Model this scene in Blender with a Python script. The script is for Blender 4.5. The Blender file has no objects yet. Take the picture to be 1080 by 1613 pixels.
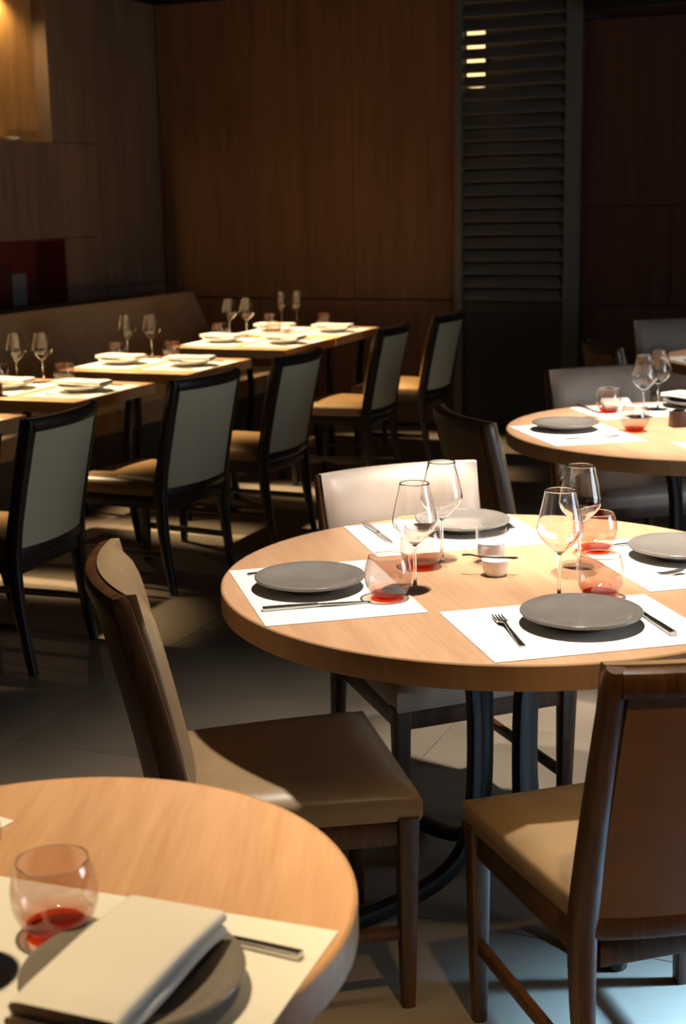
import bpy, bmesh, math, random
from mathutils import Vector, Matrix
random.seed(7)
S = bpy.context.scene
COL = S.collection
R = math.radians

# ------------------------------------------------------------------ camera
PITCH, ROLL, YAW, CAM_H = R(12.4), R(-1.1), R(22.5), 1.57
fwd = Vector((-math.sin(YAW)*math.cos(PITCH), math.cos(YAW)*math.cos(PITCH), -math.sin(PITCH)))
rgt = Vector((math.cos(YAW), math.sin(YAW), 0))
upv = rgt.cross(fwd)
rgt2 = rgt*math.cos(ROLL) + upv*math.sin(ROLL)
upv2 = -rgt*math.sin(ROLL) + upv*math.cos(ROLL)
cd = bpy.data.cameras.new('camera')
cam = bpy.data.objects.new('camera', cd); COL.objects.link(cam)
M = Matrix((rgt2, upv2, -fwd)).transposed().to_4x4()
M.translation = Vector((0, 0, CAM_H))
cam.matrix_world = M
cd.sensor_fit = 'VERTICAL'; cd.sensor_height = 36.0; cd.sensor_width = 24.1; cd.lens = 50.0
cd.dof.use_dof = True; cd.dof.focus_distance = 2.95; cd.dof.aperture_fstop = 5.6
cd.clip_start = 0.02
S.camera = cam

# ------------------------------------------------------------------ world, lights, exposure
S.view_settings.view_transform = 'Standard'
S.view_settings.look = 'None'
S.view_settings.gamma = 1.0
S.view_settings.use_curve_mapping = False
S.view_settings.exposure = 0.0
try:
    S.cycles.use_denoising = True
    S.cycles.transparent_max_bounces = 32
    S.cycles.max_bounces = 10
    S.cycles.sample_clamp_indirect = 6.0
    S.cycles.caustics_reflective = False
    S.cycles.caustics_refractive = False
except Exception:
    pass
w = bpy.data.worlds.new('world'); S.world = w; w.use_nodes = True
bg = w.node_tree.nodes['Background']
bg.inputs[0].default_value = (0.45, 0.65, 1.0, 1); bg.inputs[1].default_value = 0.6

def spot(name, loc, target, power, color, angle=70, blend=0.8, size=0.045):
    l = bpy.data.lights.new(name, 'SPOT'); l.energy = power; l.color = color
    l.spot_size = R(angle); l.spot_blend = blend; l.shadow_soft_size = size
    o = bpy.data.objects.new(name, l); COL.objects.link(o); o.location = loc
    d = Vector(target) - Vector(loc)
    o.rotation_euler = d.to_track_quat('-Z', 'Y').to_euler()
    return o

LZ = 2.92
WARM = (1.0, 0.74, 0.42); NEUT = (1.0, 0.90, 0.78); AMB = (1.0, 0.70, 0.34)
spot('main_table_spot', (-0.72, 2.82, LZ), (-0.72, 2.85, 0), 370, NEUT, 74, 0.85)
spot('main_table_spot', (-0.72, 3.80, LZ), (-0.74, 3.52, 0), 520, NEUT, 38, 0.6)
spot('front_table_spot', (-1.25, 1.45, LZ), (-0.98, 1.36, 0.75), 225, (1.0, 0.75, 0.44), 46, 0.8)
spot('right_table_spot', (-0.72, 5.15, LZ), (-0.75, 5.15, 0), 720, NEUT, 44, 0.7)
spot('far_table_spot', (-0.6, 7.5, LZ), (-0.6, 7.5, 0), 150, NEUT, 50, 0.7)
for i, yy in enumerate((4.35, 5.46, 6.47, 7.60, 8.36)):
    spot('row_table_spot', (-4.95, yy, LZ), (-3.82 if i < 2 else -3.60, yy, 0.75), 1150, WARM, 28, 0.6)
spot('niche_spot', (-5.325, 7.55, 2.87), (-5.37, 7.6, 1.98), 26, AMB, 140, 0.6, 0.02)
# daylight through the window in the right-hand wall
al = bpy.data.lights.new('window_daylight', 'AREA'); al.shape = 'RECTANGLE'; al.size = 1.7; al.size_y = 1.2
al.energy = 52; al.color = (0.74, 0.87, 1.0)
ao = bpy.data.objects.new('window_daylight', al); COL.objects.link(ao); ao.location = (2.55, 4.1, 1.25)
ao.rotation_euler = (Vector((-1, -0.05, -0.05))).to_track_quat('-Z', 'Y').to_euler()

sl_ = bpy.data.lights.new('window_beam', 'AREA'); sl_.shape = 'RECTANGLE'; sl_.size = 0.45; sl_.size_y = 0.35; sl_.spread = R(15)
sl_.energy = 38; sl_.color = (0.30, 0.62, 1.0)
so_ = bpy.data.objects.new('window_beam', sl_); COL.objects.link(so_); so_.location = (2.4, 3.75, 2.55)
so_.rotation_euler = (Vector((0.04, 2.50, 0.0)) - Vector((2.4, 3.75, 2.55))).to_track_quat('-Z', 'Y').to_euler()
spot('near_right_spot', (0.10, 1.10, LZ), (-0.20, 1.85, 0.3), 190, AMB, 40, 0.8)

# ------------------------------------------------------------------ materials
def nodes(name):
    m = bpy.data.materials.new(name); m.use_nodes = True
    nt = m.node_tree; b = nt.nodes['Principled BSDF']
    return m, nt, b
def simple(name, col, rough=0.5, metal=0.0, spec=0.5, noise=0.0, nscale=30, bump=0.0):
    m, nt, b = nodes(name)
    b.inputs['Base Color'].default_value = (*col, 1); b.inputs['Roughness'].default_value = rough
    b.inputs['Metallic'].default_value = metal; b.inputs['Specular IOR Level'].default_value = spec
    if noise or bump:
        tc = nt.nodes.new('ShaderNodeTexCoord'); n = nt.nodes.new('ShaderNodeTexNoise')
        n.inputs['Scale'].default_value = nscale; n.inputs['Detail'].default_value = 5
        nt.links.new(tc.outputs['Object'], n.inputs['Vector'])
        if noise:
            r = nt.nodes.new('ShaderNodeValToRGB')
            r.color_ramp.elements[0].position = 0.3; r.color_ramp.elements[1].position = 0.7
            r.color_ramp.elements[0].color = (*[c*(1-noise) for c in col], 1)
            r.color_ramp.elements[1].color = (*[min(1, c*(1+noise)) for c in col], 1)
            nt.links.new(n.outputs['Fac'], r.inputs[0]); nt.links.new(r.outputs[0], b.inputs['Base Color'])
        if bump:
            bp = nt.nodes.new('ShaderNodeBump'); bp.inputs['Strength'].default_value = bump; bp.inputs['Distance'].default_value = 0.002
            nt.links.new(n.outputs['Fac'], bp.inputs['Height']); nt.links.new(bp.outputs[0], b.inputs['Normal'])
    return m
def wood(name, dark, light, scale=(14, 1.2, 14), rough=0.4, fine=5.0, bump=0.08, coat=0.0, spec=0.4, rand=0.0):
    m, nt, b = nodes(name)
    tc = nt.nodes.new('ShaderNodeTexCoord'); mp = nt.nodes.new('ShaderNodeMapping')
    mp.inputs['Scale'].default_value = scale
    nt.links.new(tc.outputs['Object'], mp.inputs['Vector'])
    n1 = nt.nodes.new('ShaderNodeTexNoise'); n1.inputs['Scale'].default_value = 1.0; n1.inputs['Detail'].default_value = 3
    n1.inputs['Distortion'].default_value = 0.6
    n2 = nt.nodes.new('ShaderNodeTexNoise'); n2.inputs['Scale'].default_value = fine; n2.inputs['Detail'].default_value = 4
    nt.links.new(mp.outputs[0], n1.inputs['Vector']); nt.links.new(mp.outputs[0], n2.inputs['Vector'])
    mx = nt.nodes.new('ShaderNodeMath'); mx.operation = 'MULTIPLY_ADD'; mx.inputs[1].default_value = 0.45
    nt.links.new(n2.outputs['Fac'], mx.inputs[0])
    m2 = nt.nodes.new('ShaderNodeMath'); m2.operation = 'MULTIPLY'; m2.inputs[1].default_value = 0.55
    nt.links.new(n1.outputs['Fac'], m2.inputs[0]); nt.links.new(m2.outputs[0], mx.inputs[2])
    src = mx.outputs[0]
    if rand:
        oi = nt.nodes.new('ShaderNodeObjectInfo')
        ad = nt.nodes.new('ShaderNodeMath'); ad.operation = 'MULTIPLY_ADD'; ad.inputs[1].default_value = rand
        nt.links.new(oi.outputs['Random'], ad.inputs[0]); nt.links.new(src, ad.inputs[2]); src = ad.outputs[0]
    r = nt.nodes.new('ShaderNodeValToRGB')
    r.color_ramp.elements[0].position = 0.36; r.color_ramp.elements[1].position = 0.64
    r.color_ramp.elements[0].color = (*dark, 1); r.color_ramp.elements[1].color = (*light, 1)
    nt.links.new(src, r.inputs[0]); nt.links.new(r.outputs[0], b.inputs['Base Color'])
    b.inputs['Roughness'].default_value = rough; b.inputs['Coat Weight'].default_value = coat
    b.inputs['Coat Roughness'].default_value = 0.15; b.inputs['Specular IOR Level'].default_value = spec
    bp = nt.nodes.new('ShaderNodeBump'); bp.inputs['Strength'].default_value = bump; bp.inputs['Distance'].default_value = 0.001
    nt.links.new(n2.outputs['Fac'], bp.inputs['Height']); nt.links.new(bp.outputs[0], b.inputs['Normal'])
    return m
def thin_glass(name, tint, ior=1.5, rough=0.0):
    m = bpy.data.materials.new(name); m.use_nodes = True; nt = m.node_tree
    for n in list(nt.nodes): nt.nodes.remove(n)
    out = nt.nodes.new('ShaderNodeOutputMaterial'); mix = nt.nodes.new('ShaderNodeMixShader')
    tr = nt.nodes.new('ShaderNodeBsdfTransparent'); tr.inputs[0].default_value = (*tint, 1)
    gl = nt.nodes.new('ShaderNodeBsdfGlossy'); gl.inputs['Roughness'].default_value = rough + 0.02
    fr = nt.nodes.new('ShaderNodeFresnel'); ge = nt.nodes.new('ShaderNodeNewGeometry')
    io = nt.nodes.new('ShaderNodeMapRange'); io.inputs[3].default_value = ior; io.inputs[4].default_value = 1.0/ior   # same reflectance on both faces
    nt.links.new(ge.outputs['Backfacing'], io.inputs[0]); nt.links.new(io.outputs[0], fr.inputs['IOR'])
    nt.links.new(fr.outputs[0], mix.inputs[0]); nt.links.new(tr.outputs[0], mix.inputs[1]); nt.links.new(gl.outputs[0], mix.inputs[2])
    nt.links.new(mix.outputs[0], out.inputs[0])
    return m
MT = {}
MT['oak'] = wood('oak_top', (0.49, 0.275, 0.148), (0.60, 0.36, 0.208), (16, 1.1, 16), 0.38, 6, 0.05, 0.0, 0.35)
MT['oak_edge'] = wood('oak_edge', (0.36, 0.20, 0.095), (0.45, 0.265, 0.13), (14, 14, 2.0), 0.42, 5, 0.05, 0.0, 0.35)
MT['panel'] = wood('brown_panel', (0.118, 0.057, 0.028), (0.190, 0.094, 0.045), (9, 9, 0.55), 0.5, 6, 0.06, 0.0, 0.3, 0.06)
MT['panel_red'] = wood('red_brown_panel', (0.055, 0.022, 0.014), (0.085, 0.035, 0.021), (9, 9, 0.55), 0.5, 6, 0.05, 0.0, 0.25, 0.06)
MT['panel_grey'] = wood('grey_brown_panel', (0.125, 0.084, 0.058), (0.195, 0.132, 0.090), (9, 9, 0.55), 0.55, 6, 0.06, 0.0, 0.25, 0.10)
MT['golden'] = wood('golden_panel', (0.42, 0.21, 0.065), (0.62, 0.34, 0.12), (10, 10, 0.9), 0.5, 5, 0.05)
MT['red'] = simple('red_lining', (0.11, 0.010, 0.007), 0.6)
MT['walnut'] = wood('walnut_frame', (0.036, 0.014, 0.0045), (0.085, 0.034, 0.010), (30, 30, 3), 0.36, 4, 0.05, 0.0, 0.45)
MT['black_wood'] = wood('black_frame', (0.010, 0.006, 0.005), (0.024, 0.014, 0.011), (30, 30, 3), 0.35, 4, 0.05, 0.2, 0.5)
MT['dark_metal'] = simple('dark_metal', (0.012, 0.012, 0.014), 0.38, 0.3)
MT['leather'] = simple('taupe_leather', (0.27, 0.178, 0.092), 0.36, 0, 0.5, 0.08, 14, 0.05)
MT['leather_row'] = simple('row_lit_leather', (0.33, 0.20, 0.088), 0.34, 0, 0.5, 0.08, 14, 0.05)  # same chair leather, golden tone of the row lighting put into the colour
MT['leather_lit'] = simple('spotlit_leather', (0.42, 0.34, 0.275), 0.42, 0, 0.5, 0.04, 14, 0.04)  # same chair leather, brightness under the spots put into a paler colour
MT['leather_dark'] = simple('brown_leather', (0.16, 0.062, 0.011), 0.45, 0, 0.4, 0.12, 14, 0.05)
MT['fabric'] = simple('grey_green_fabric', (0.46, 0.395, 0.26), 0.85, 0, 0.2, 0.07, 160, 0.15)
MT['bench'] = simple('bench_leather', (0.34, 0.235, 0.145), 0.5, 0, 0.4, 0.06, 12, 0.05)
MT['bench_base'] = simple('bench_base', (0.055, 0.045, 0.038), 0.6)
MT['mat'] = simple('white_mat', (0.76, 0.745, 0.69), 0.65, 0, 0.25, 0.015, 300, 0.06)
MT['linen'] = simple('white_linen', (0.72, 0.685, 0.63), 0.85, 0, 0.15, 0.02, 250, 0.10)
MT['plate'] = simple('grey_glaze', (0.19, 0.170, 0.150), 0.16, 0, 0.55, 0.08, 22, 0.03)
MT['plate_white'] = simple('white_glaze', (0.80, 0.77, 0.70), 0.2, 0, 0.5)
MT['porcelain'] = simple('white_porcelain', (0.86, 0.83, 0.78), 0.25, 0, 0.5)
MT['steel'] = simple('steel', (0.55, 0.54, 0.52), 0.22, 1.0)
MT['black'] = simple('black_lacquer', (0.01, 0.009, 0.008), 0.3)
def real_glass(name, col, ior=1.45):
    m = bpy.data.materials.new(name); m.use_nodes = True; nt = m.node_tree
    for n in list(nt.nodes): nt.nodes.remove(n)
    out = nt.nodes.new('ShaderNodeOutputMaterial'); g = nt.nodes.new('ShaderNodeBsdfGlass')
    g.inputs['Color'].default_value = (*col, 1); g.inputs['Roughness'].default_value = 0.0; g.inputs['IOR'].default_value = ior
    nt.links.new(g.outputs[0], out.inputs[0]); return m
MT['glass'] = real_glass('clear_glass', (0.99, 0.99, 0.99))
MT['rose'] = thin_glass('rose_glass', (0.955, 0.885, 0.86), 1.7)
nt = MT['rose'].node_tree                       # the glass is coloured coral at its foot and fades to pale rose
tc = nt.nodes.new('ShaderNodeTexCoord'); sx = nt.nodes.new('ShaderNodeSeparateXYZ'); mr = nt.nodes.new('ShaderNodeMapRange')
mr.inputs[1].default_value = 0.005; mr.inputs[2].default_value = 0.028
cr = nt.nodes.new('ShaderNodeValToRGB'); cr.color_ramp.elements[0].color = (0.86, 0.40, 0.24, 1); cr.color_ramp.elements[1].color = (0.95, 0.895, 0.875, 1)
e = cr.color_ramp.elements.new(0.45); e.color = (0.94, 0.74, 0.66, 1)
nt.links.new(tc.outputs['Object'], sx.inputs[0]); nt.links.new(sx.outputs['Z'], mr.inputs[0]); nt.links.new(mr.outputs[0], cr.inputs[0])
tb = [n for n in nt.nodes if n.type == 'BSDF_TRANSPARENT'][0]; nt.links.new(cr.outputs[0], tb.inputs[0])
MT['coral'] = thin_glass('coral_glass', (0.88, 0.37, 0.17))
MT['foot'] = thin_glass('foot_glass', (0.97, 0.97, 0.98))
MT['window'] = thin_glass('window_glass', (0.95, 0.96, 0.96))
MT['frost'] = simple('frosted_white', (0.85, 0.85, 0.85), 0.4)
MT['stone'] = simple('floor_stone', (0.18, 0.144, 0.107), 0.42, 0, 0.45, 0.16, 2.4, 0.0)
MT['joint'] = simple('floor_joint', (0.14, 0.112, 0.083), 0.8)
MT['plaster'] = simple('dark_plaster', (0.05, 0.042, 0.036), 0.9)
MT['door_grey'] = simple('door_grey', (0.10, 0.105, 0.10), 0.45, 0, 0.4, 0.05, 20)
MT['door_dark'] = simple('door_dark', (0.026, 0.026, 0.026), 0.5)
MT['slat'] = simple('slat_dark', (0.115, 0.110, 0.105), 0.45)
m, nt, b = nodes('lamp_glow')
b.inputs['Base Color'].default_value = (1, .8, .5, 1); b.inputs['Emission Color'].default_value = (1.0, 0.66, 0.28, 1); b.inputs['Emission Strength'].default_value = 2.2
MT['glow'] = m
# stone floor: add slab-to-slab variation and a little wear
nt = MT['stone'].node_tree; b = nt.nodes['Principled BSDF']
oi = nt.nodes.new('ShaderNodeObjectInfo'); hs = nt.nodes.new('ShaderNodeHueSaturation')
mp = nt.nodes.new('ShaderNodeMapRange'); mp.inputs[3].default_value = 0.86; mp.inputs[4].default_value = 1.12
nt.links.new(oi.outputs['Random'], mp.inputs[0]); nt.links.new(mp.outputs[0], hs.inputs['Value'])
src = b.inputs['Base Color'].links[0].from_socket
nt.links.new(src, hs.inputs['Color']); nt.links.new(hs.outputs[0], b.inputs['Base Color'])

# ------------------------------------------------------------------ mesh helpers
def add(name, me, mat, parent=None, smooth=40):
    if isinstance(me, bmesh.types.BMesh):
        bm = me; bmesh.ops.recalc_face_normals(bm, faces=bm.faces[:])
        d = bpy.data.meshes.new(name); bm.to_mesh(d); bm.free(); me = d
    if mat is not None and not me.materials: me.materials.append(mat)
    if smooth:
        me.polygons.foreach_set('use_smooth', [True]*len(me.polygons))
        try: me.set_sharp_from_angle(angle=R(smooth))
        except Exception: pass
    o = bpy.data.objects.new(name, me); COL.objects.link(o)
    if parent is not None: o.parent = parent
    return o
def empty(name, loc=(0, 0, 0), rz=0.0):
    o = bpy.data.objects.new(name, None); COL.objects.link(o)
    o.empty_display_size = 0.1; o.location = loc; o.rotation_euler = (0, 0, rz)
    return o
def tag(o, label=None, cat=None, group=None, kind=None):
    if label: o['label'] = label
    if cat: o['category'] = cat
    if group: o['group'] = group
    if kind: o['kind'] = kind
    return o
def copy_tree(o, parent=None):
    kids = list(o.children)
    c = o.copy(); COL.objects.link(c)
    if parent is not None: c.parent = parent
    for k in kids: copy_tree(k, c)
    return c
def box_into(bm, x0, x1, y0, y1, z0, z1, bev=0.0, seg=2):
    g = bmesh.ops.create_cube(bm, size=1.0)
    for v in g['verts']:
        v.co = Vector((x0+(v.co.x+.5)*(x1-x0), y0+(v.co.y+.5)*(y1-y0), z0+(v.co.z+.5)*(z1-z0)))
    if bev:
        es = list({e for v in g['verts'] for e in v.link_edges})
        bmesh.ops.bevel(bm, geom=es, offset=bev, segments=seg, profile=0.6, affect='EDGES')
def box(x0, x1, y0, y1, z0, z1, bev=0.0, seg=2):
    bm = bmesh.new(); box_into(bm, x0, x1, y0, y1, z0, z1, bev, seg); return bm
def lathe(prof, seg=40, closed=False):
    """prof: list of (r, z); r==0 becomes a pole"""
    bm = bmesh.new(); rings = []
    for r, z in prof:
        if r < 1e-6: rings.append([bm.verts.new((0, 0, z))])
        else: rings.append([bm.verts.new((r*math.cos(2*math.pi*i/seg), r*math.sin(2*math.pi*i/seg), z)) for i in range(seg)])
    pairs = list(zip(rings[:-1], rings[1:]))
    if closed: pairs.append((rings[-1], rings[0]))
    for a, b2 in pairs:
        for i in range(seg):
            j = (i+1) % seg
            if len(a) == 1 and len(b2) == 1: continue
            if len(a) == 1: bm.faces.new((a[0], b2[i], b2[j]))
            elif len(b2) == 1: bm.faces.new((a[i], a[j], b2[0]))
            else: bm.faces.new((a[i], a[j], b2[j], b2[i]))
    return bm
def spline(pts, n):
    """Catmull-Rom through a list of tuples"""
    P = [Vector(p) for p in pts]; out = []
    for i in range(len(P)-1):
        p0 = P[max(i-1, 0)]; p1 = P[i]; p2 = P[i+1]; p3 = P[min(i+2, len(P)-1)]
        for k in range(n):
            t = k/n
            out.append(0.5*((2*p1)+(p2-p0)*t+(2*p0-5*p1+4*p2-p3)*t*t+(3*p1-p0-3*p2+p3)*t**3))
    out.append(P[-1]); return out
def bar(path, size, side=Vector((1, 0, 0)), rnd=0.3, bm=None):
    """sweep a rounded rectangle along a path; size = (width along side, depth) or a list per point"""
    bm = bm or bmesh.new(); rings = []
    n = len(path)
    for i, p in enumerate(path):
        t = (path[min(i+1, n-1)] - path[max(i-1, 0)]).normalized()
        s = (side - t*side.dot(t)).normalized(); u = t.cross(s)
        wd, dp = size[i] if isinstance(size, list) else size
        c = rnd*min(wd, dp)*0.5; hw, hd = wd/2, dp/2
        k = 0.29*c
        loop = [(hw, hd-c), (hw-k, hd-k), (hw-c, hd), (-hw+c, hd), (-hw+k, hd-k), (-hw, hd-c),
                (-hw, -hd+c), (-hw+k, -hd+k), (-hw+c, -hd), (hw-c, -hd), (hw-k, -hd+k), (hw, -hd+c)]
        rings.append([bm.verts.new(p + s*a + u*b3) for a, b3 in loop])
    for a, b3 in zip(rings[:-1], rings[1:]):
        for i in range(12):
            j = (i+1) % 12; bm.faces.new((a[i], a[j], b3[j], b3[i]))
    bm.faces.new(list(reversed(rings[0]))); bm.faces.new(rings[-1])
    return bm

# ------------------------------------------------------------------ chairs
BOW = 0.038
def yb(z):                                   # rear posts' centre line, leaning back above the seat
    if z <= 0.42: return -0.262 + 0.05*math.sin(min(1, z/0.42)*math.pi/2)
    return -0.212 - 0.098*((z-0.42)/0.46)**1.15
def bowed(x, hw): return -BOW*(1-(x/hw)**2)
def slab(hw_bot, hw_top, z0, z1, off, thick, pillow=0.0, nx=14, nz=10, top_round=0.0):
    """curved upholstered slab following the lean and bow of the back; off = front of post centre line"""
    bm = bmesh.new(); F = []; B = []
    for k in range(nz+1):
        t = 0.5-0.5*math.cos(math.pi*k/nz) if pillow else k/nz; z = z0+(z1-z0)*t; hw = hw_bot+(hw_top-hw_bot)*t; rf = []; rb = []
        for i in range(nx+1):
            s = -math.cos(math.pi*i/nx) if pillow else -1+2*i/nx; x = s*hw; y = yb(z)+bowed(x, 0.22)+off
            e = min(1.0, abs(s)**7 + abs(2*t-1)**9)
            sh = thick*pillow*e
            rf.append(bm.verts.new((x*(1-0.004*e), y+thick-sh, z))); rb.append(bm.verts.new((x, y, z)))
        F.append(rf); B.append(rb)
    for k in range(nz):
        for i in range(nx):
            bm.faces.new((F[k][i], F[k][i+1], F[k+1][i+1], F[k+1][i]))
            bm.faces.new((B[k][i+1], B[k][i], B[k+1][i], B[k+1][i+1]))
        bm.faces.new((F[k][0], F[k+1][0], B[k+1][0], B[k][0])); bm.faces.new((F[k+1][nx], F[k][nx], B[k][nx], B[k+1][nx]))
    for i in range(nx):
        bm.faces.new((F[0][i+1], F[0][i], B[0][i], B[0][i+1])); bm.faces.new((F[nz][i], F[nz][i+1], B[nz][i+1], B[nz][i]))
    return bm
def seat_cushion():
    bm = bmesh.new(); n = 12
    def wx(y): return 0.205+(0.24-0.205)*((y+0.215)/0.45)
    top = []; mid = []; bot = []
    z0, z1 = 0.402, 0.468
    T = []
    for j in range(n+1):
        row = []
        for i in range(n+1):
            a = -1+2*i/n; b2 = -1+2*j/n
            # superellipse rounding of the corners
            y = 0.01+0.225*b2; x = wx(y)*a
            e = max(abs(a), abs(b2))
            rise = 0.010*(1-a*a)*(1-b2*b2)
            drop = 0.016*max(0, (e-0.84)/0.16)**2
            row.append(bm.verts.new((x, y, z1+rise-drop)))
        T.append(row)
    for j in range(n):
        for i in range(n): bm.faces.new((T[j][i], T[j][i+1], T[j+1][i+1], T[j+1][i]))
    rim = [T[0][i] for i in range(n+1)]+[T[j][n] for j in range(1, n+1)]+[T[n][i] for i in range(n-1, -1, -1)]+[T[j][0] for j in range(n-1, 0, -1)]
    prev = rim
    for grow, z in ((1.018, z1-0.026), (1.018, z0+0.012), (1.0, z0)):
        cur = [bm.verts.new((v.co.x*grow, (v.co.y-0.01)*grow+0.01, z)) for v in rim]
        for i in range(len(rim)):
            j = (i+1) % len(rim); bm.faces.new((prev[i], prev[j], cur[j], cur[i]))
        prev = cur
    bm.faces.new(list(reversed(prev)))
    return bm
def make_chair(name, frame, seat_m, front_m, rear_m):
    t = empty(name)
    add('seat', seat_cushion(), seat_m, t, 50)
    bm = bmesh.new()
    box_into(bm, -0.215, 0.215, 0.200, 0.222, 0.350, 0.403, 0.004, 2)
    box_into(bm, -0.190, 0.190, -0.235, -0.210, 0.350, 0.403, 0.004, 2)
    for s in (-1, 1):
        bar([Vector((s*0.198, -0.225, 0.3765)), Vector((s*0.222, 0.215, 0.3765))], (0.024, 0.053), Vector((1, 0, 0)), 0.2, bm)
    add('seat_frame', bm, frame, t)
    for s in (-1, 1):
        pts = [Vector((s*0.220, 0.212, 0.0)), Vector((s*0.222, 0.212, 0.2)), Vector((s*0.224, 0.212, 0.409))]
        add('front_leg', bar(spline(pts, 3), [(0.028+0.018*(i/6), 0.028+0.018*(i/6)) for i in range(7)], Vector((1, 0, 0)), 0.5), frame, t)
    for s in (-1, 1):
        zs = [0, .07, .14, .21, .28, .35, .42, .49, .56, .63, .70, .77, .84, .872, .885]
        path = [Vector((s*0.2135, yb(z)-0.002, z)) for z in zs]
        sz = []
        for z in zs:
            d = 0.030+0.026*min(1, z/0.42) if z < 0.42 else 0.056-0.018*((z-0.42)/0.465)
            wd = 0.028+0.012*min(1, z/0.42)
            if z > 0.88: d *= 0.7; wd *= 0.75
            sz.append((wd, d))
        add('rear_leg', bar(path, sz, Vector((1, 0, 0)), 0.7), frame, t)
    def rail(z, wd, ht, off=0.0, hw=0.205):
        xs = [-hw+2*hw*i/14 for i in range(15)]
        return bar([Vector((x, yb(z)+bowed(x, 0.22)+off, z)) for x in xs], (ht, wd), Vector((0, 0, 1)), 0.6)
    add('crest_rail', rail(0.862, 0.044, 0.046, 0.0), frame, t)
    add('back_rail', rail(0.425, 0.034, 0.050, -0.004), frame, t)
    add('back_panel', slab(0.199, 0.199, 0.440, 0.850, -0.018, 0.022), rear_m, t, 50)
    add('backrest', slab(0.210, 0.226, 0.455, 0.889, 0.010, 0.062, 0.72, 18, 16), front_m, t, 85)
    for s in (-1, 1):
        z = 0.165
        add('stretcher', bar([Vector((s*0.2135, yb(z), z)), Vector((s*0.221, 0.212, z-0.005))], (0.018, 0.026), Vector((1, 0, 0)), 0.5), frame, t)
    return t
def put(o, x, y, z=0.0, rz=0.0):
    o.location = (x, y, z); o.rotation_euler = (0, 0, rz); return o
def facing(fx, fy): return math.atan2(-fx, fy)

# ------------------------------------------------------------------ the room
XL, YB, ZC = -5.28, 9.40, 3.0
floor = tag(add('floor', box(-5.9, 2.9, -2.2, 10.1, -0.15, -0.004), MT['joint']), kind='structure')
slab_me = None
xs = [-2.47+1.2*k for k in range(-3, 5)]
for i, x0 in enumerate(xs):
    for j in range(-2, 8):
        y0 = 0.35+1.2*j + (0.6 if i % 2 else 0.0)
        xa, xb, ya, yb_ = max(x0, -5.85), min(x0+1.2, 2.85), max(y0, -2.15), min(y0+1.2, 10.05)
        if xb-xa < 0.05 or yb_-ya < 0.05: continue
        if abs(xb-xa-1.2) < 1e-6 and abs(yb_-ya-1.2) < 1e-6:
            if slab_me is None:
                o = add('floor_slab', box(-0.599, 0.599, -0.599, 0.599, -0.03, 0.0, 0.001, 1), MT['stone'], floor, 30); slab_me = o.data
            else:
                o = bpy.data.objects.new('floor_slab', slab_me); COL.objects.link(o); o.parent = floor
            o.location = ((xa+xb)/2, (ya+yb_)/2, 0)
        else:
            add('floor_slab', box(xa+.002, xb-.002, ya+.002, yb_-.002, -0.03, 0.0, 0.0015, 1), MT['stone'], floor, 30)
tag(add('ceiling', box(-5.9, 2.9, -2.2, 10.1, ZC, ZC+0.12), MT['plaster']), kind='structure')
# back wall: backing with an opening behind the louvred door, timber panels in front
bm = bmesh.new()
box_into(bm, -5.9, -3.02, YB+0.03, YB+0.15, 0, ZC); box_into(bm, -2.16, 2.9, YB+0.03, YB+0.15, 0, ZC)
box_into(bm, -3.4, -1.8, YB+0.55, YB+0.65, 0, ZC); box_into(bm, -3.4, -3.3, YB+0.15, YB+0.56, 0, ZC); box_into(bm, -1.9, -1.8, YB+0.15, YB+0.56, 0, ZC)
wb = tag(add('wall_back', bm, MT['plaster']), kind='structure')
def wpanel(par, mat, x0, x1, y0, y1, z0, z1):
    return add('wall_panel', box(x0, x1, y0, y1, z0, z1, 0.003, 1), mat, par, 30)
for k in range(3):
    a = XL+k*0.755; wpanel(wb, MT['panel'], a+.0015, a+.7535, YB, YB+0.03, 0.885, 2.948)
for k in range(3):
    a = XL+k*0.755; wpanel(wb, MT['panel'], a+.0015, a+.7535, YB-0.004, YB+0.03, 0.0, 0.875)
for x0, x1, z0, z1 in ((-2.162, -1.582, 0.862, 1.493), (-1.578, 0.2, 0.862, 1.493), (-2.162, -1.30, 1.497, 2.655), (-1.297, 0.2, 1.497, 2.655), (-2.162, -1.0, 0.0, 0.858), (-0.997, 0.2, 0, 0.858), (0.203, 2.85, 0, 1.493), (0.203, 2.85, 1.497, 2.655)):
    wpanel(wb, MT['panel_red'], x0, x1, YB, YB+0.03, z0, z1)
tag(add('trim_1', box(XL, -3.02, YB-0.02, YB+0.03, 2.952, ZC, 0.004, 1), MT['black_wood']), kind='structure')
tag(add('trim_2', box(-2.0, 2.85, 8.95, YB+0.03, 2.66, ZC, 0.004, 1), MT['black']), kind='structure')
# left wall: thick panels that leave two niches open
wl = tag(add('wall_left', box(-5.9, -5.52, -2.2, YB+0.15, 0, ZC), MT['plaster']), kind='structure')
X0 = -5.52
for y0, y1, z0, z1 in ((8.52, YB-.002, 0, 1.0), (8.52, YB-.002, 1.0, 2.95), (8.09, 8.52, 0, 1.355), (8.09, 8.52, 1.355, 1.962), (8.0, 8.52, 1.962, 2.95),
                       (7.1, 8.09, 1.355, 1.962), (5.9, 7.1, 1.355, 1.962), (6.9, 8.09, 0, 0.94), (5.9, 6.9, 0, 0.94),
                       (5.9, 8.0, 2.88, 2.95), (4.7, 5.9, 0, 1.3), (4.7, 5.9, 1.3, 2.95), (3.5, 4.7, 0, 1.3), (3.5, 4.7, 1.3, 2.95),
                       (1.0, 3.5, 0, 2.95), (-2.15, 1.0, 0, 2.95)):
    wpanel(wl, MT['panel_grey'], X0, XL, y0+.0012, y1-.0012, z0+.0012, z1-.0012)
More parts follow.
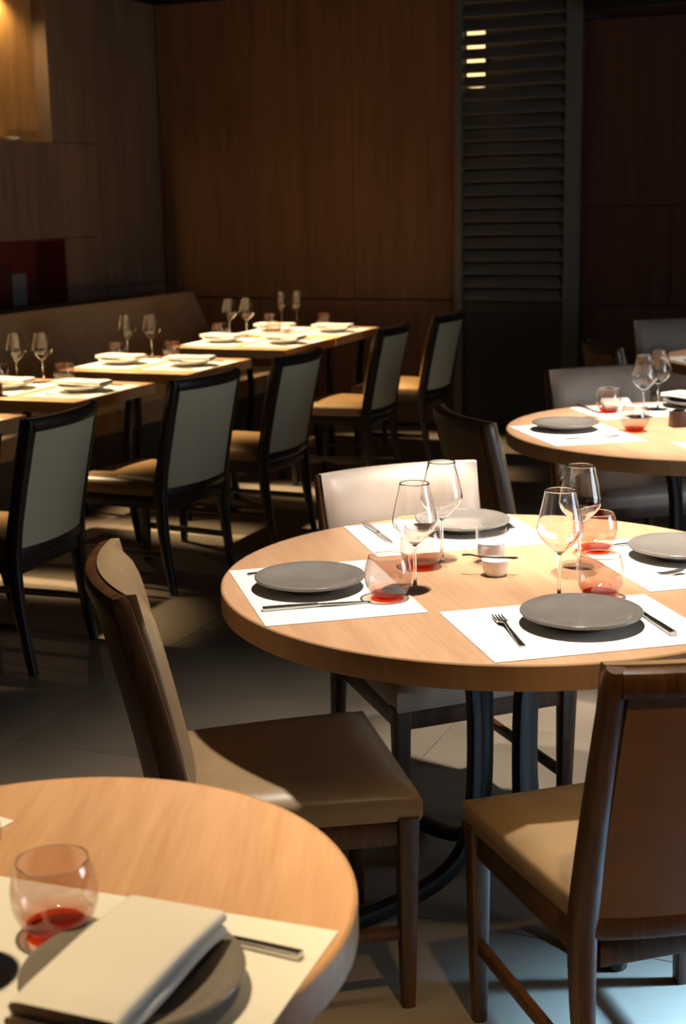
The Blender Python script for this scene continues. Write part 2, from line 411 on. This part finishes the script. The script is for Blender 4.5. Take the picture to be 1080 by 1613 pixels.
add('niche_back', box(X0, XL-0.10, 5.9, 8.0, 1.963, 2.879), MT['golden'], wl)
bm = box(X0, X0+0.012, 5.9, 8.09, 0.94, 1.355); box_into(bm, X0+.012, XL-.002, 8.078, 8.089, 0.941, 1.354); box_into(bm, X0+.012, XL-.002, 5.9, 8.078, 1.344, 1.354)
add('niche_lining', bm, MT['red'], wl)
tag(add('trim_3', box(X0, XL+.004, -2.1, YB-.03, 2.952, ZC, 0.003, 1), MT['black_wood']), kind='structure')
# right wall with the window that lets the daylight in, and the wall behind the viewer
bm = bmesh.new()
box_into(bm, 2.75, 2.9, -2.2, 3.1, 0, ZC); box_into(bm, 2.75, 2.9, 5.1, YB+.15, 0, ZC)
box_into(bm, 2.75, 2.9, 3.1, 5.1, 0, 0.6); box_into(bm, 2.75, 2.9, 3.1, 5.1, 2.6, ZC)
tag(add('wall_right', bm, MT['plaster']), kind='structure')
tag(add('wall_front', box(-5.9, 2.9, -2.35, -2.2, 0, ZC), MT['plaster']), kind='structure')
win = tag(empty('window_1', (2.8, 4.1, 0.6)), kind='structure')
bm = bmesh.new()
box_into(bm, -.03, .03, -1.0, 1.0, 0, 0.06); box_into(bm, -.03, .03, -1.0, 1.0, 1.94, 2.0); box_into(bm, -.03, .03, -1.0, -.94, 0.06, 1.94); box_into(bm, -.03, .03, .94, 1.0, 0.06, 1.94); box_into(bm, -.02, .02, -.02, .02, 0.06, 1.94)
add('window_frame', bm, MT['door_dark'], win)
add('pane', box(-.004, .004, -.94, -.02, .06, 1.94), MT['window'], win); add('pane', box(-.004, .004, .02, .94, .06, 1.94), MT['window'], win)

# louvred door
ld = tag(empty('door_1', (-2.585, YB-0.03, 0)), kind='structure')
add('left_stile', box(-0.430, -0.378, -0.03, 0.025, 0, 2.98, 0.004, 2), MT['door_grey'], ld)
add('right_stile', box(0.318, 0.424, -0.035, 0.025, 0, 2.98, 0.005, 2), MT['door_grey'], ld)
add('middle_rail', box(-0.378, 0.318, -0.012, 0.02, 0.80, 0.872, 0.003, 1), MT['door_dark'], ld)
add('lower_panel', box(-0.378, 0.318, -0.006, 0.018, 0.0, 0.80, 0.003, 1), MT['door_dark'], ld)
sl = None; pitch = 0.0872
for k in range(24):
    z = 0.915+k*pitch
    if sl is None:
        bm = bmesh.new(); box_into(bm, -0.347, 0.347, -0.043, 0.043, -0.0055, 0.0055, 0.003, 2)
        bmesh.ops.rotate(bm, verts=bm.verts, cent=(0, 0, 0), matrix=Matrix.Rotation(R(52), 3, 'X'))
        o = add('slat', bm, MT['slat'], ld); sl = o.data
    else:
        o = bpy.data.objects.new('slat', sl); COL.objects.link(o); o.parent = ld
    o.location = (-0.030, 0.0, z)
# lamp glowing behind the louvres
lamp = tag(empty('wall_lamp', (-2.975, YB+0.30, 2.30)), 'lit warm lamp glowing through the slats of the dark louvred door', 'lamp')
add('lamp_shade', lathe([(0.0, 0.0), (0.058, 0.0), (0.06, 0.01), (0.06, 0.39), (0.058, 0.40), (0.0, 0.40)], 24), MT['glow'], lamp)
add('lamp_base', box(-0.03, 0.03, 0.05, 0.25, 0.17, 0.23, 0.005, 2), MT['dark_metal'], lamp)

# niche objects
o = tag(add('bowl', lathe([(0, 0), (.035, 0), (.04, .006), (.05, .012), (.058, .018), (.056, .019), (.048, .014), (.03, .012), (0, .01)], 28), MT['porcelain']), 'white dish on the sill of the lit golden niche', 'dish')
o.location = (-5.31, 7.60, 1.9635)
o = tag(add('book', box(-0.02, 0.02, -0.105, 0.105, 0, 0.205, 0.003, 1), simple('book_grey', (0.13, 0.15, 0.16), 0.6)), 'upright grey book standing in the dark red niche', 'book')
o.location = (-5.40, 7.66, 0.9415)
o = tag(add('box', box(-0.07, 0.07, -0.16, 0.16, 0, 0.265, 0.006, 2), simple('box_maroon', (0.05, 0.008, 0.008), 0.5)), 'dark maroon box in the red niche left of the grey book', 'box')
o.location = (-5.40, 7.38, 0.9415)

# ------------------------------------------------------------------ banquette along the left wall
bq = tag(empty('banquette', (-4.62, 6.9, 0), R(-3.0)), 'long brown leather banquette with leaning back along the left wall', 'bench')
L0, L1 = -2.9, 1.98
def prism(pts, y0, y1, bev=0.0, seg=3):
    bm = bmesh.new()
    a = [bm.verts.new((x, y0, z)) for x, z in pts]; c = [bm.verts.new((x, y1, z)) for x, z in pts]
    n = len(pts)
    for i in range(n): bm.faces.new((a[i], a[(i+1) % n], c[(i+1) % n], c[i]))
    bm.faces.new(a); bm.faces.new(list(reversed(c)))
    if bev: bmesh.ops.bevel(bm, geom=bm.edges[:], offset=bev, segments=seg, profile=0.6, affect='EDGES')
    return bm
seg_n = 3
for k in range(seg_n):
    a = L0+(L1-L0)*k/seg_n; c = L0+(L1-L0)*(k+1)/seg_n
    add('back_cushion', prism([(-0.02, 0.44), (-0.26, 0.955), (-0.36, 0.955), (-0.40, 0.44)], a+.0005, c-.0005, 0.012), MT['bench'], bq)
    add('seat_cushion', prism([(-0.05, 0.33), (-0.05, 0.455), (0.50, 0.455), (0.50, 0.33)], a+.0005, c-.0005, 0.02), MT['bench'], bq)
add('plinth', prism([(-0.40, 0.0), (-0.40, 0.44), (-0.052, 0.44), (-0.052, 0.33), (0.47, 0.33), (0.44, 0.0)], L0, L1), MT['bench_base'], bq)

# ------------------------------------------------------------------ tables
def round_table(name, Rr):
    t = empty(name)
    add('tabletop', lathe([(0, 0.703), (Rr-.006, 0.703), (Rr-.004, 0.7495), (Rr-.006, 0.75), (0, 0.75)], 96), MT['oak'], t)
    add('edge_band', lathe([(Rr-.006, 0.700), (Rr-.001, 0.700), (Rr, 0.702), (Rr, 0.7475), (Rr-.002, 0.7498), (Rr-.0055, 0.7502)], 96), MT['oak_edge'], t)
    add('mounting_plate', lathe([(0, 0.690), (0.16, 0.690), (0.16, 0.703), (0, 0.703)], 32), MT['dark_metal'], t)
    k = Rr/0.625
    for a in (15, 105, 195, 285):
        d = Vector((math.cos(R(a)), math.sin(R(a)), 0))
        pts = [d*0.145+Vector((0, 0, .692)), d*0.105+Vector((0, 0, .62)), d*0.078+Vector((0, 0, .50)), d*0.072+Vector((0, 0, .36)), d*0.078+Vector((0, 0, .22)), d*0.105*k+Vector((0, 0, .12)), d*0.18*k+Vector((0, 0, .06)), d*0.31*k+Vector((0, 0, .028)), d*0.41*k+Vector((0, 0, .018))]
        add('leg', bar(spline(pts, 4), (0.034, 0.036), Vector((-d.y, d.x, 0)), 0.5), MT['dark_metal'], t)
        f = add('foot', lathe([(0, 0), (.022, 0), (.024, .004), (.024, .05), (.020, .056), (0, .056)], 20), MT['dark_metal'], t)
        f.location = d*0.41*k
    return t
TH = R(36.0)
U = Vector((math.cos(TH), math.sin(TH), 0)); V = Vector((-math.sin(TH), math.cos(TH), 0))
C0 = Vector((-0.84, 2.95, 0))
t0 = round_table('round_table', 0.625); put(t0, C0.x, C0.y, 0, TH)
tag(t0, 'round light oak table laid with four grey plates in the middle of the room', 'table', 'round oak tables')
t1 = round_table('round_table', 0.665); put(t1, -0.76, 5.12, 0, TH)
tag(t1, 'round light oak table behind and right of the large middle table', 'table', 'round oak tables')
t2 = round_table('round_table', 0.62); put(t2, -0.66, 7.47, 0, TH)
tag(t2, 'shaded round table farthest back at the right edge', 'table', 'round oak tables')
C1 = Vector((-0.76, 5.12, 0)); C2 = Vector((-0.66, 7.47, 0)); CF = Vector((-0.945, 1.318, 0))
t3 = round_table('round_table', 0.378); put(t3, CF.x, CF.y, 0, R(20))
tag(t3, 'small round oak table in the near left corner under a napkin', 'table', 'round oak tables')

def rect_table(y0, y1):
    t = empty('rectangular_table', (-3.705, (y0+y1)/2, 0)); h = (y1-y0)/2
    add('tabletop', box(-0.365, 0.365, -h+.005, h-.005, 0.703, 0.75, 0.002, 1), MT['oak'], t)
    bm = bmesh.new()
    box_into(bm, -0.37, 0.37, -h, -h+.005, 0.701, 0.749); box_into(bm, -0.37, 0.37, h-.005, h, 0.701, 0.749)
    box_into(bm, 0.365, 0.37, -h+.005, h-.005, 0.701, 0.749); box_into(bm, -0.37, -0.365, -h+.005, h-.005, 0.701, 0.749)
    add('edge_band', bm, MT['oak_edge'], t)
    for sx in (-1, 1):
        for sy in (-1, 1):
            px, py = sx*0.29, sy*(h-0.09)
            pts = [Vector((px, py, .703)), Vector((px-sx*.012, py-sy*.02, .55)), Vector((px-sx*.018, py-sy*.03, .38)), Vector((px-sx*.008, py-sy*.015, .18)), Vector((px+sx*.008, py+sy*.012, 0))]
            add('leg', bar(spline(pts, 4), (0.036, 0.036), Vector((1, 0, 0)), 0.5), MT['dark_metal'], t)
    return t
ROW = [(4.03, 4.75), (5.10, 5.79), (6.10, 6.82), (7.25, 7.985), (7.995, 8.73)]
ROWL = ['nearest square oak table at the left edge, mostly behind the nearest chair', 'square oak table second from the front along the banquette', 'square oak table third from the front along the banquette with long napkin', 'square oak table with candle bowl, near half of the last joined pair', 'square oak table at the far end of the banquette, against the back']
for (a, c), lb in zip(ROW, ROWL): tag(rect_table(a, c), lb, 'table', 'square tables along the banquette')

# ------------------------------------------------------------------ chairs placed
row0 = make_chair('dining_chair', MT['black_wood'], MT['leather_row'], MT['leather_row'], MT['fabric'])
rows = [(-3.035, 4.07, 'black framed chair with grey-green back nearest at the left edge'),
        (-3.020, 5.165, 'black framed chair with grey-green back second from front in the left row'),
        (-2.990, 5.99, 'black framed chair with grey-green back third in the left row'),
        (-3.045, 7.39, 'black framed chair with grey-green back fourth in the left row'),
        (-3.0, 8.24, 'black framed chair with grey-green back last in row beside the louvred door')]
for i, (x, y, lb) in enumerate(rows):
    c = row0 if i == 0 else copy_tree(row0)
    put(c, x, y, 0, R((93.5, 82, 88.5, 91, 88)[i])); tag(c, lb, 'chair', 'chairs along the row of square tables')
ch0 = make_chair('dining_chair', MT['walnut'], MT['leather'], MT['leather'], MT['leather_dark'])
def chair(x, y, fx, fy, lb, src=ch0):
    c = copy_tree(src); put(c, x, y, 0, facing(fx, fy)); tag(c, lb, 'chair', 'chairs at the round tables'); return c
put(ch0, -1.176, 2.465, 0, facing(.82, .57)); tag(ch0, 'taupe leather chair seen from the side at left of middle table', 'chair', 'chairs at the round tables')
chair(-0.425, 2.378, -.625, .78, 'brown wood chair in the front right corner seen from behind')
pale = make_chair('dining_chair', MT['walnut'], MT['leather_lit'], MT['leather_lit'], MT['leather_dark'])
put(pale, -1.082, 3.285, 0, facing(.69, -.72)); pale.scale = (1, 1, 0.98); tag(pale, 'leather chair facing the camera behind the middle table', 'chair', 'chairs at the round tables')
chair(-1.14, 4.545, .78, .63, 'dark brown chair seen from behind at left of the second round table')
chair(-1.08, 5.60, .61, -.79, 'leather chair facing the camera behind the second round table', pale)
chair(-1.21, 7.95, .52, -.85, 'leather chair at the right edge behind the farthest round table', pale)
chair(-1.16, 6.78, .85, .53, 'dark chair half hidden in shadow left of the farthest round table')

# ------------------------------------------------------------------ tableware prototypes
ZT = 0.7503
MATS = []           # (centre, angle, half length, half depth)
def make_mat(): return add('placemat', box(-0.225, 0.225, -0.1675, 0.1675, 0, 0.0014, 0.0005, 1), MT['mat'])
def mat_at(cx, cy, ang, label, group, z=ZT):
    o = make_mat() if not MATS else MATS[0][4].copy()
    if MATS: COL.objects.link(o)
    put(o, cx, cy, z, ang); tag(o, label, 'placemat', group)
    MATS.append((cx, cy, ang, (0.225, 0.1675), o)); return o
def on_mat(x, y, r=0.02):
    for cx, cy, a, (hl, hd), o in MATS:
        dx, dy = x-cx, y-cy
        lx = dx*math.cos(a)+dy*math.sin(a); ly = -dx*math.sin(a)+dy*math.cos(a)
        if abs(lx) < hl+r and abs(ly) < hd+r: return ZT+0.0016
    return ZT+0.0002
def coarse(prof):
    p = [Vector((r, z, 0)) for r, z in prof]
    return [(max(0, q.x), q.y) for q in spline(p, 4)]
def make_plate(mat):
    prof = [(r*0.945, z) for r, z in [(0, .0), (.066, .0), (.070, .003), (.078, .009), (.105, .016), (.1245, .0225), (.1268, .0250), (.1262, .0280), (.1235, .0290), (.105, .0235), (.085, .0175), (.06, .0145), (.03, .0135), (0, .013)]]
    return add('plate', lathe(prof, 56), mat, None, 60)
def make_wine():
    t = empty('wine_glass')
    bowl_out = [(.004, .096), (.010, .102), (.024, .114), (.040, .130), (.0475, .146), (.0465, .160), (.0415, .185), (.0345, .215), (.0315, .232)]
    inn = [(r-.0012, z+.0008) for r, z in bowl_out[1:]]
    prof = coarse([(0, .0945)] + bowl_out) + coarse(list(reversed(inn)) + [(0, .1015)])
    add('bowl', lathe(prof, 40), MT['glass'], t, 179)
    add('stem', lathe([(.0036, .096), (.0034, .06), (.0034, .03), (.0042, .012), (.008, .006)], 16), MT['glass'], t, 80)
    add('foot', lathe([(0, .006), (.008, .006), (.018, .0036), (.034, .0018), (.0355, .001), (.035, 0), (0, 0)], 40), MT['foot'], t, 60)
    return t
def make_tumbler():
    t = empty('tumbler')
    out = [(0, .0003), (.020, .0003), (.0265, .002), (.0375, .0115), (.0465, .028), (.0500, .045), (.0490, .062), (.0455, .078), (.0414, .090)]
    inn = [(.0400, .090), (.0442, .078), (.0477, .062), (.0487, .045), (.0450, .029), (.0365, .0170), (.024, .0120), (0, .0110)]
    add('glass_wall', lathe([(0, .0003)] + coarse(out[1:]) + coarse(inn[:-1]) + [(0, .011)], 48), MT['rose'], t, 179)
    add('rim', lathe([(.0407+.0010*math.cos(a*math.pi/4), .0905+.0010*math.sin(a*math.pi/4)) for a in range(8)], 48, True), MT['glass'], t, 179)
    o = add('tinted_base', lathe([(0, .0015), (.019, .0015), (.0245, .003), (.033, .0100), (.0345, .0120), (.022, .0105), (0, .0100)], 40), MT['coral'], t, 80)
    o['label'] = 'coral red glass base'
    return t
def flat_shape(outline, thick, bend=None):
    """flat outline in the local xz->xy plane (x across, y along) given thickness; bend(y)->z"""
    bm = bmesh.new(); bend = bend or (lambda y: 0)
    a = [bm.verts.new((x, y, bend(y))) for x, y in outline]; c = [bm.verts.new((x, y, bend(y)+thick)) for x, y in outline]
    n = len(outline)
    for i in range(n): bm.faces.new((a[i], a[(i+1) % n], c[(i+1) % n], c[i]))
    bm.faces.new(list(reversed(a))); bm.faces.new(c)
    return bm
def make_knife():
    t = empty('knife')
    add('handle', bar([Vector((0, -.115, .0045)), Vector((0, -.06, .0045)), Vector((0, 0, .0045))], [(.0135, .0085), (.0125, .008), (.010, .006)], Vector((1, 0, 0)), 0.5), MT['steel'], t)
    add('blade', flat_shape([(.004, 0), (.0075, .012), (.0085, .05), (.007, .09), (.001, .115), (-.004, .10), (-.0055, .05), (-.0045, 0)], .0022, lambda y: .0035-.003*max(0, y/.115)), MT['steel'], t)
    return t
def make_fork():
    t = empty('fork')
    pts = [Vector((0, -.105, .0015)), Vector((0, -.05, .0035)), Vector((0, .0, .006)), Vector((0, .03, .009))]
    add('handle', bar(pts, [(.013, .0028), (.009, .0028), (.0055, .003), (.0055, .003)], Vector((1, 0, 0)), 0.5), MT['steel'], t)
    bm = bmesh.new()
    bar([Vector((0, .028, .009)), Vector((0, .040, .0075)), Vector((0, .058, .0045))], [(.006, .003), (.020, .0026), (.022, .0026)], Vector((1, 0, 0)), 0.3, bm)
    for k in range(4):
        x = -.0093+k*.0062
        bar([Vector((x, .056, .0048)), Vector((x, .075, .0034)), Vector((x, .094, .0050))], [(.0038, .0026), (.0034, .0024), (.0022, .0016)], Vector((1, 0, 0)), 0.3, bm)
    add('tines', bm, MT['steel'], t)
    return t
def make_napkin(length=0.25, width=0.115, thick=0.016, drape=0.0025):
    """folded napkin: a few layers with a rounded fold along one long side"""
    t = empty('napkin'); n = 18
    for layer in range(2):
        bm = bmesh.new(); rings = []
        w0 = width-(0.006*layer); th = thick/2
        sec = []
        for i in range(9):
            a = -math.pi/2+math.pi*i/8; sec.append((w0/2-th/2+th/2*math.cos(a), th/2+th/2*math.sin(a)))
        sec += [(-w0/2+.012, th*1.0), (-w0/2+.003, th*.86), (-w0/2, th*.5), (-w0/2+.003, th*.1), (-w0/2+.012, 0)]
        for k in range(n+1):
            y = -length/2+length*k/n; e = abs(2*k/n-1)
            dz = -drape*max(0, e-.75)/.25 + layer*th + .0005*math.sin(k*.6+layer)
            sw = 0.0012*math.sin(k*.35+layer*2)
            rings.append([bm.verts.new((x+sw, y+0.003*layer, z+dz+.0005*math.sin(x*40+k*.3))) for x, z in sec])
        m_ = len(sec)
        for a, c in zip(rings[:-1], rings[1:]):
            for i in range(m_): bm.faces.new((a[i], a[(i+1) % m_], c[(i+1) % m_], c[i]))
        bm.faces.new(rings[0]); bm.faces.new(list(reversed(rings[-1])))
        add('fold', bm, MT['linen'], t, 60)
    return t
PRO = {}
def get(kind):
    if kind not in PRO:
        PRO[kind] = {'plate': lambda: make_plate(MT['plate']), 'white_plate': lambda: make_plate(MT['plate_white']), 'wine': make_wine, 'tumbler': make_tumbler,
                     'knife': make_knife, 'fork': make_fork, 'napkin': make_napkin}[kind]()
        return PRO[kind]
    return copy_tree(PRO[kind])
CATS = {'plate': 'plate', 'white_plate': 'plate', 'wine': 'wine glass', 'tumbler': 'tumbler', 'knife': 'knife', 'fork': 'fork', 'napkin': 'napkin'}
GRP = {'plate': 'stoneware dinner plates', 'white_plate': 'white dinner plates', 'wine': 'stemmed wine glasses', 'tumbler': 'coral based tumblers', 'knife': 'table knives', 'fork': 'table forks', 'napkin': 'folded napkins'}
def item(kind, x, y, label, rz=0.0, z=None, r=0.03):
    o = get(kind); put(o, x, y, on_mat(x, y, r) if z is None else z, rz); tag(o, label, CATS[kind], GRP[kind]); return o

# ---- the middle table
def P(u, v): q = C0+U*u+V*v; return q.x, q.y
mm = [(P(-.412, -.005), TH+R(90), 'left'), (P(0, -.405), TH, 'front'), (P(0.0, .405), TH, 'far'), (P(.412, 0), TH+R(90), 'right')]
MD = {'left': 'white placemat on the left side of the middle round table', 'front': 'white placemat nearest the camera on the middle round table', 'far': 'white placemat at the far side of the middle round table', 'right': 'white placemat at the right side of the middle round table'}
for (p, a, k) in mm: mat_at(p[0], p[1], a, MD[k], 'white placemats')
item('plate', -1.205, 2.715, 'taupe grey plate at the left place of the middle table', r=0)
item('plate', -.595, 2.640, 'glossy blue-grey plate nearest the camera on the middle table', r=0)
item('plate', -1.060, 3.345, 'taupe plate at the far place of the middle table', r=0)
item('plate', -.500, 3.235, 'blue-grey plate at the right place of the middle table, cut by frame', r=0)
def cutlery(kind, p1, p2, label):
    d = Vector((p2[0]-p1[0], p2[1]-p1[1])); c = ((p1[0]+p2[0])/2, (p1[1]+p2[1])/2)
    return item(kind, c[0], c[1], label, math.atan2(-d.x, d.y), r=0.0)
cutlery('knife', (-1.226, 2.516), (-1.035, 2.650), 'knife lying in front of the left plate on the middle table')
cutlery('fork', (-1.385, 2.762), (-1.215, 2.905), 'fork behind the left plate on the middle table')
cutlery('fork', (-.655, 2.445), (-.775, 2.650), 'fork left of the nearest plate on the middle table')
cutlery('knife', (-.415, 2.620), (-.540, 2.800), 'knife right of the nearest plate on the middle table')
cutlery('knife', (-1.305, 3.305), (-1.180, 3.150), 'knife left of the far plate on the middle table')
cutlery('fork', (-1.045, 3.510), (-.940, 3.375), 'fork right of the far plate on the middle table')
cutlery('knife', (-.505, 3.400), (-.680, 3.270), 'knife behind the right plate on the middle table')
cutlery('fork', (-.375, 3.150), (-.510, 3.050), 'fork in front of the right plate on the middle table')
item('wine', -.984, 2.770, 'wine glass above the left plate, front one of the left pair', r=.03)
item('wine', -1.010, 3.030, 'wine glass at the back of the left pair, in front of the chair facing the camera', r=.03)
item('wine', -.676, 2.792, 'wine glass above the nearest plate, front one of the right pair', r=.03)
item('wine', -.700, 3.075, 'wine glass at the back of the right pair on the middle table', r=.03)
item('tumbler', -1.015, 2.690, 'coral tumbler at the corner of the left placemat on the middle table', r=.0)
item('tumbler', -1.035, 2.960, 'coral tumbler seen through the left wine glass on the middle table', r=.0)
item('tumbler', -.695, 3.225, 'coral tumbler at the back of the right glasses on the middle table', r=.0)
item('tumbler', -.602, 2.842, 'coral tumbler just behind the nearest plate on the middle table', r=.0)
def make_salt(x, y, label, rz):
    t = empty('salt_bowl', (x, y, ZT), rz)
    add('bowl', lathe([(0, 0), (.021, 0), (.023, .003), (.0285, .018), (.0305, .036), (.029, .037), (.026, .02), (.02, .008), (0, .007)], 36), MT['porcelain'], t, 60)
    add('salt', lathe([(0, .026), (.018, .027), (.0268, .022)], 24), MT['frost'], t, 60)
    return tag(t, label, 'bowl', 'salt bowls')
make_salt(-.858, 2.945, 'small white salt bowl with a black spoon at the centre of the middle table', 0)
sp = tag(empty('spoon', (-.858, 2.945, ZT+.0385), R(14)), 'tiny black spoon resting across the white salt bowl', 'spoon')
add('handle', bar([Vector((-.072, 0, .006)), Vector((-.055, -.004, .008)), Vector((-.03, 0, .002)), Vector((.0, 0, .001)), Vector((.030, 0, .0015))], [(.003, .008), (.003, .006), (.0028, .004), (.003, .005), (.003, .006)], Vector((0, 0, 1)), .6), MT['black'], sp)
add('scoop', bar([Vector((.028, 0, .0015)), Vector((.040, 0, .001)), Vector((.050, 0, .0015))], [(.003, .006), (.0035, .012), (.003, .007)], Vector((0, 0, 1)), .6), MT['black'], sp)
def make_votive(x, y, label):
    t = empty('votive_holder', (x, y, ZT))
    add('glass_cup', lathe([(0, 0), (.030, 0), (.032, .003), (.0360, .072), (.0365, .080), (.035, .080), (.034, .072), (.0305, .012), (0, .010)], 36), MT['foot'], t, 60)
    o = add('candle', lathe([(0, .0105), (.0295, .0105), (.032, .046), (.030, .048), (0, .047)], 30), MT['frost'], t, 60); o['label'] = 'white wax candle'
    return tag(t, label, 'candle', 'glass votives')
make_votive(-.900, 3.055, 'clear glass votive with white wax behind the salt bowl on middle table')

# ---- the small front table
mat_at(-.800, 1.192, R(2.6), 'white placemat under the napkin on the small front table', 'white placemats')
mat_at(-1.315, 1.30, R(80), 'white placemat at the left edge of the small front table', 'white placemats')
item('plate', -.738, 1.176, 'dark grey plate under a white napkin on the small front table', r=0)
cutlery('knife', (-.590, 1.297), (-.835, 1.309), 'steel knife behind the napkin on the small front table')
item('tumbler', -.886, 1.254, 'large coral based tumbler nearest the camera on the small front table', r=0)
item('wine', -.945, 1.165, 'wine glass mostly cut off by the left edge on the small front table')
nap = make_napkin(0.232, 0.130, 0.030, 0.003)
put(nap, -.733, 1.146, ZT+.0016+.0328, R(0.5)); tag(nap, 'folded white napkin lying across the plate on the small front table', 'napkin', 'folded napkins')

# ---- the second round table
def P1(u, v, c=C1): q = c+U*u+V*v; return q.x, q.y
p = P1(-.44, .02); mat_at(p[0], p[1], TH+R(90), 'white placemat at the left side of the second round table', 'white placemats')
p = P1(0, -.44); mat_at(p[0], p[1], TH, 'white placemat at the near side of the second round table', 'white placemats')
p = P1(0, .44); mat_at(p[0], p[1], TH, 'white placemat at the far side of the second round table', 'white placemats')
item('plate', -1.185, 4.955, 'grey plate at the left place of the second round table', r=0)
item('plate', -.84, 5.645, 'grey plate with a napkin at the far place of the second round table', r=0)
item('napkin', -.84, 5.645, 'folded napkin on the far plate of the second round table', TH+R(20), ZT+.0016+.0325)
item('napkin', -1.125, 5.56, 'small folded napkin beside the glasses at back of the second round table', TH-R(20), ZT+.0016+.0028)
item('wine', -.975, 5.31, 'wine glass in front, of the pair on the second round table')
item('wine', -.955, 5.50, 'wine glass behind, of the pair on the second round table')
item('tumbler', -1.125, 5.40, 'coral tumbler beside the wine glasses on the second round table', r=0)
item('tumbler', -.945, 4.99, 'coral tumbler near the left plate on the second round table', r=0)
cutlery('knife', (-1.30, 5.16), (-1.12, 5.27), 'knife beyond the left plate on the second round table')
cutlery('fork', (-1.13, 4.74), (-.96, 4.85), 'fork in front of the left plate on the second round table')
cutlery('knife', (-1.27, 5.52), (-1.14, 5.34), 'knife at the left of the far placemat on the second round table')
def dark_holder(x, y, label, z=ZT):
    t = empty('candle_holder', (x, y, z), R(30))
    bm = box(-.028, .028, -.028, .028, 0, .055, .003, 2); add('block', bm, MT['walnut'], t)
    add('rim', lathe([(.018, .0552), (.022, .0552), (.022, .060), (.018, .060)], 20, True), MT['black'], t)
    return tag(t, label, 'candle holder', 'dark candle blocks')
dark_holder(-.815, 5.13, 'small dark brown candle block at the centre of the second round table')
# ---- the farthest round table
p = P1(-.41, .02, C2); mat_at(p[0], p[1], TH+R(90), 'white placemat on the farthest round table', 'white placemats')
p = P1(-.41, .03, C2); item('white_plate', p[0], p[1], 'plate on the farthest round table at the right edge', r=0)

# ---- the row of square tables
WORD = ['nearest square table', 'second square table', 'third square table', 'candle square table', 'farthest square table']
for i, (a, c) in enumerate(ROW):
    cy = (a+c)/2; n = WORD[i]
    mat_at(-3.335-.172, cy, R(90), 'white placemat on the chair side of the %s' % n, 'white placemats')
    mat_at(-4.075+.172, cy, R(90), 'white placemat on the bench side of the %s' % n, 'white placemats')
    item('white_plate', -3.505, cy-.01, 'white plate on the chair side of the %s' % n, r=0)
    item('napkin', -3.505, cy-.01, 'folded napkin on the chair side plate of the %s' % n, R(90)+R(8*((i*7) % 3-1)), ZT+.0016+.0325)
    item('white_plate', -3.905, cy-.02, 'white plate on the bench side of the %s' % n, r=0)
    item('napkin', -3.905, cy-.02, 'folded napkin on the bench side plate of the %s' % n, R(86)+R(6*((i*5) % 3-1)), ZT+.0016+.0325)
    cutlery('knife', (-3.41, cy+.17), (-3.63, cy+.175), 'knife on the chair side of the %s' % n)
    cutlery('fork', (-3.41, cy-.175), (-3.60, cy-.17), 'fork on the chair side of the %s' % n)
G = [  # wine, wine, tumbler, tumbler
    ((-3.98, 4.62), (-3.88, 4.68), (-3.76, 4.66), (-4.03, 4.50)),
    ((-3.98, 5.62), (-3.875, 5.68), (-3.745, 5.66), (-4.062, 5.585)),
    ((-4.025, 6.71), (-3.90, 6.755), (-3.775, 6.745), (-4.03, 6.60)),
    ((-4.02, 7.935), (-3.915, 7.915), (-3.70, 7.90), (-4.03, 7.80)),
    ((-4.0, 8.655), (-3.895, 8.67), (-3.70, 8.66), (-4.02, 8.52))]
G[3] = ((-4.02, 7.93), (-3.905, 7.935), (-3.72, 7.925), (-4.035, 7.82))
for i, g in enumerate(G):
    n = WORD[i]
    item('wine', g[0][0], g[0][1], 'left wine glass of the pair on the %s' % n)
    item('wine', g[1][0], g[1][1], 'right wine glass of the pair on the %s' % n)
    item('tumbler', g[2][0], g[2][1], 'coral tumbler right of the wine glasses on the %s' % n, r=0)
    item('tumbler', g[3][0], g[3][1], 'coral tumbler left of the wine glasses on the %s' % n, r=0)
make_votive(-3.70, 8.06, 'bright white votive on the farthest square table beside the joint')
dark_holder(-3.80, 5.20, 'small dark candle block on the second square table at the left edge')

# light focused through the drinking glasses (shadow caustics) onto table tops, mats and plates
for o in bpy.data.objects:
    if o.type == 'LIGHT': o.data.cycles.is_caustics_light = True
    if o.type != 'MESH': continue
    nm = o.data.materials[0].name if o.data.materials else ''
    if nm in ('clear_glass',): o.cycles.is_caustics_caster = True
    elif nm.startswith(('oak_top', 'white_mat', 'grey_glaze', 'white_glaze', 'white_linen')): o.cycles.is_caustics_receiver = True
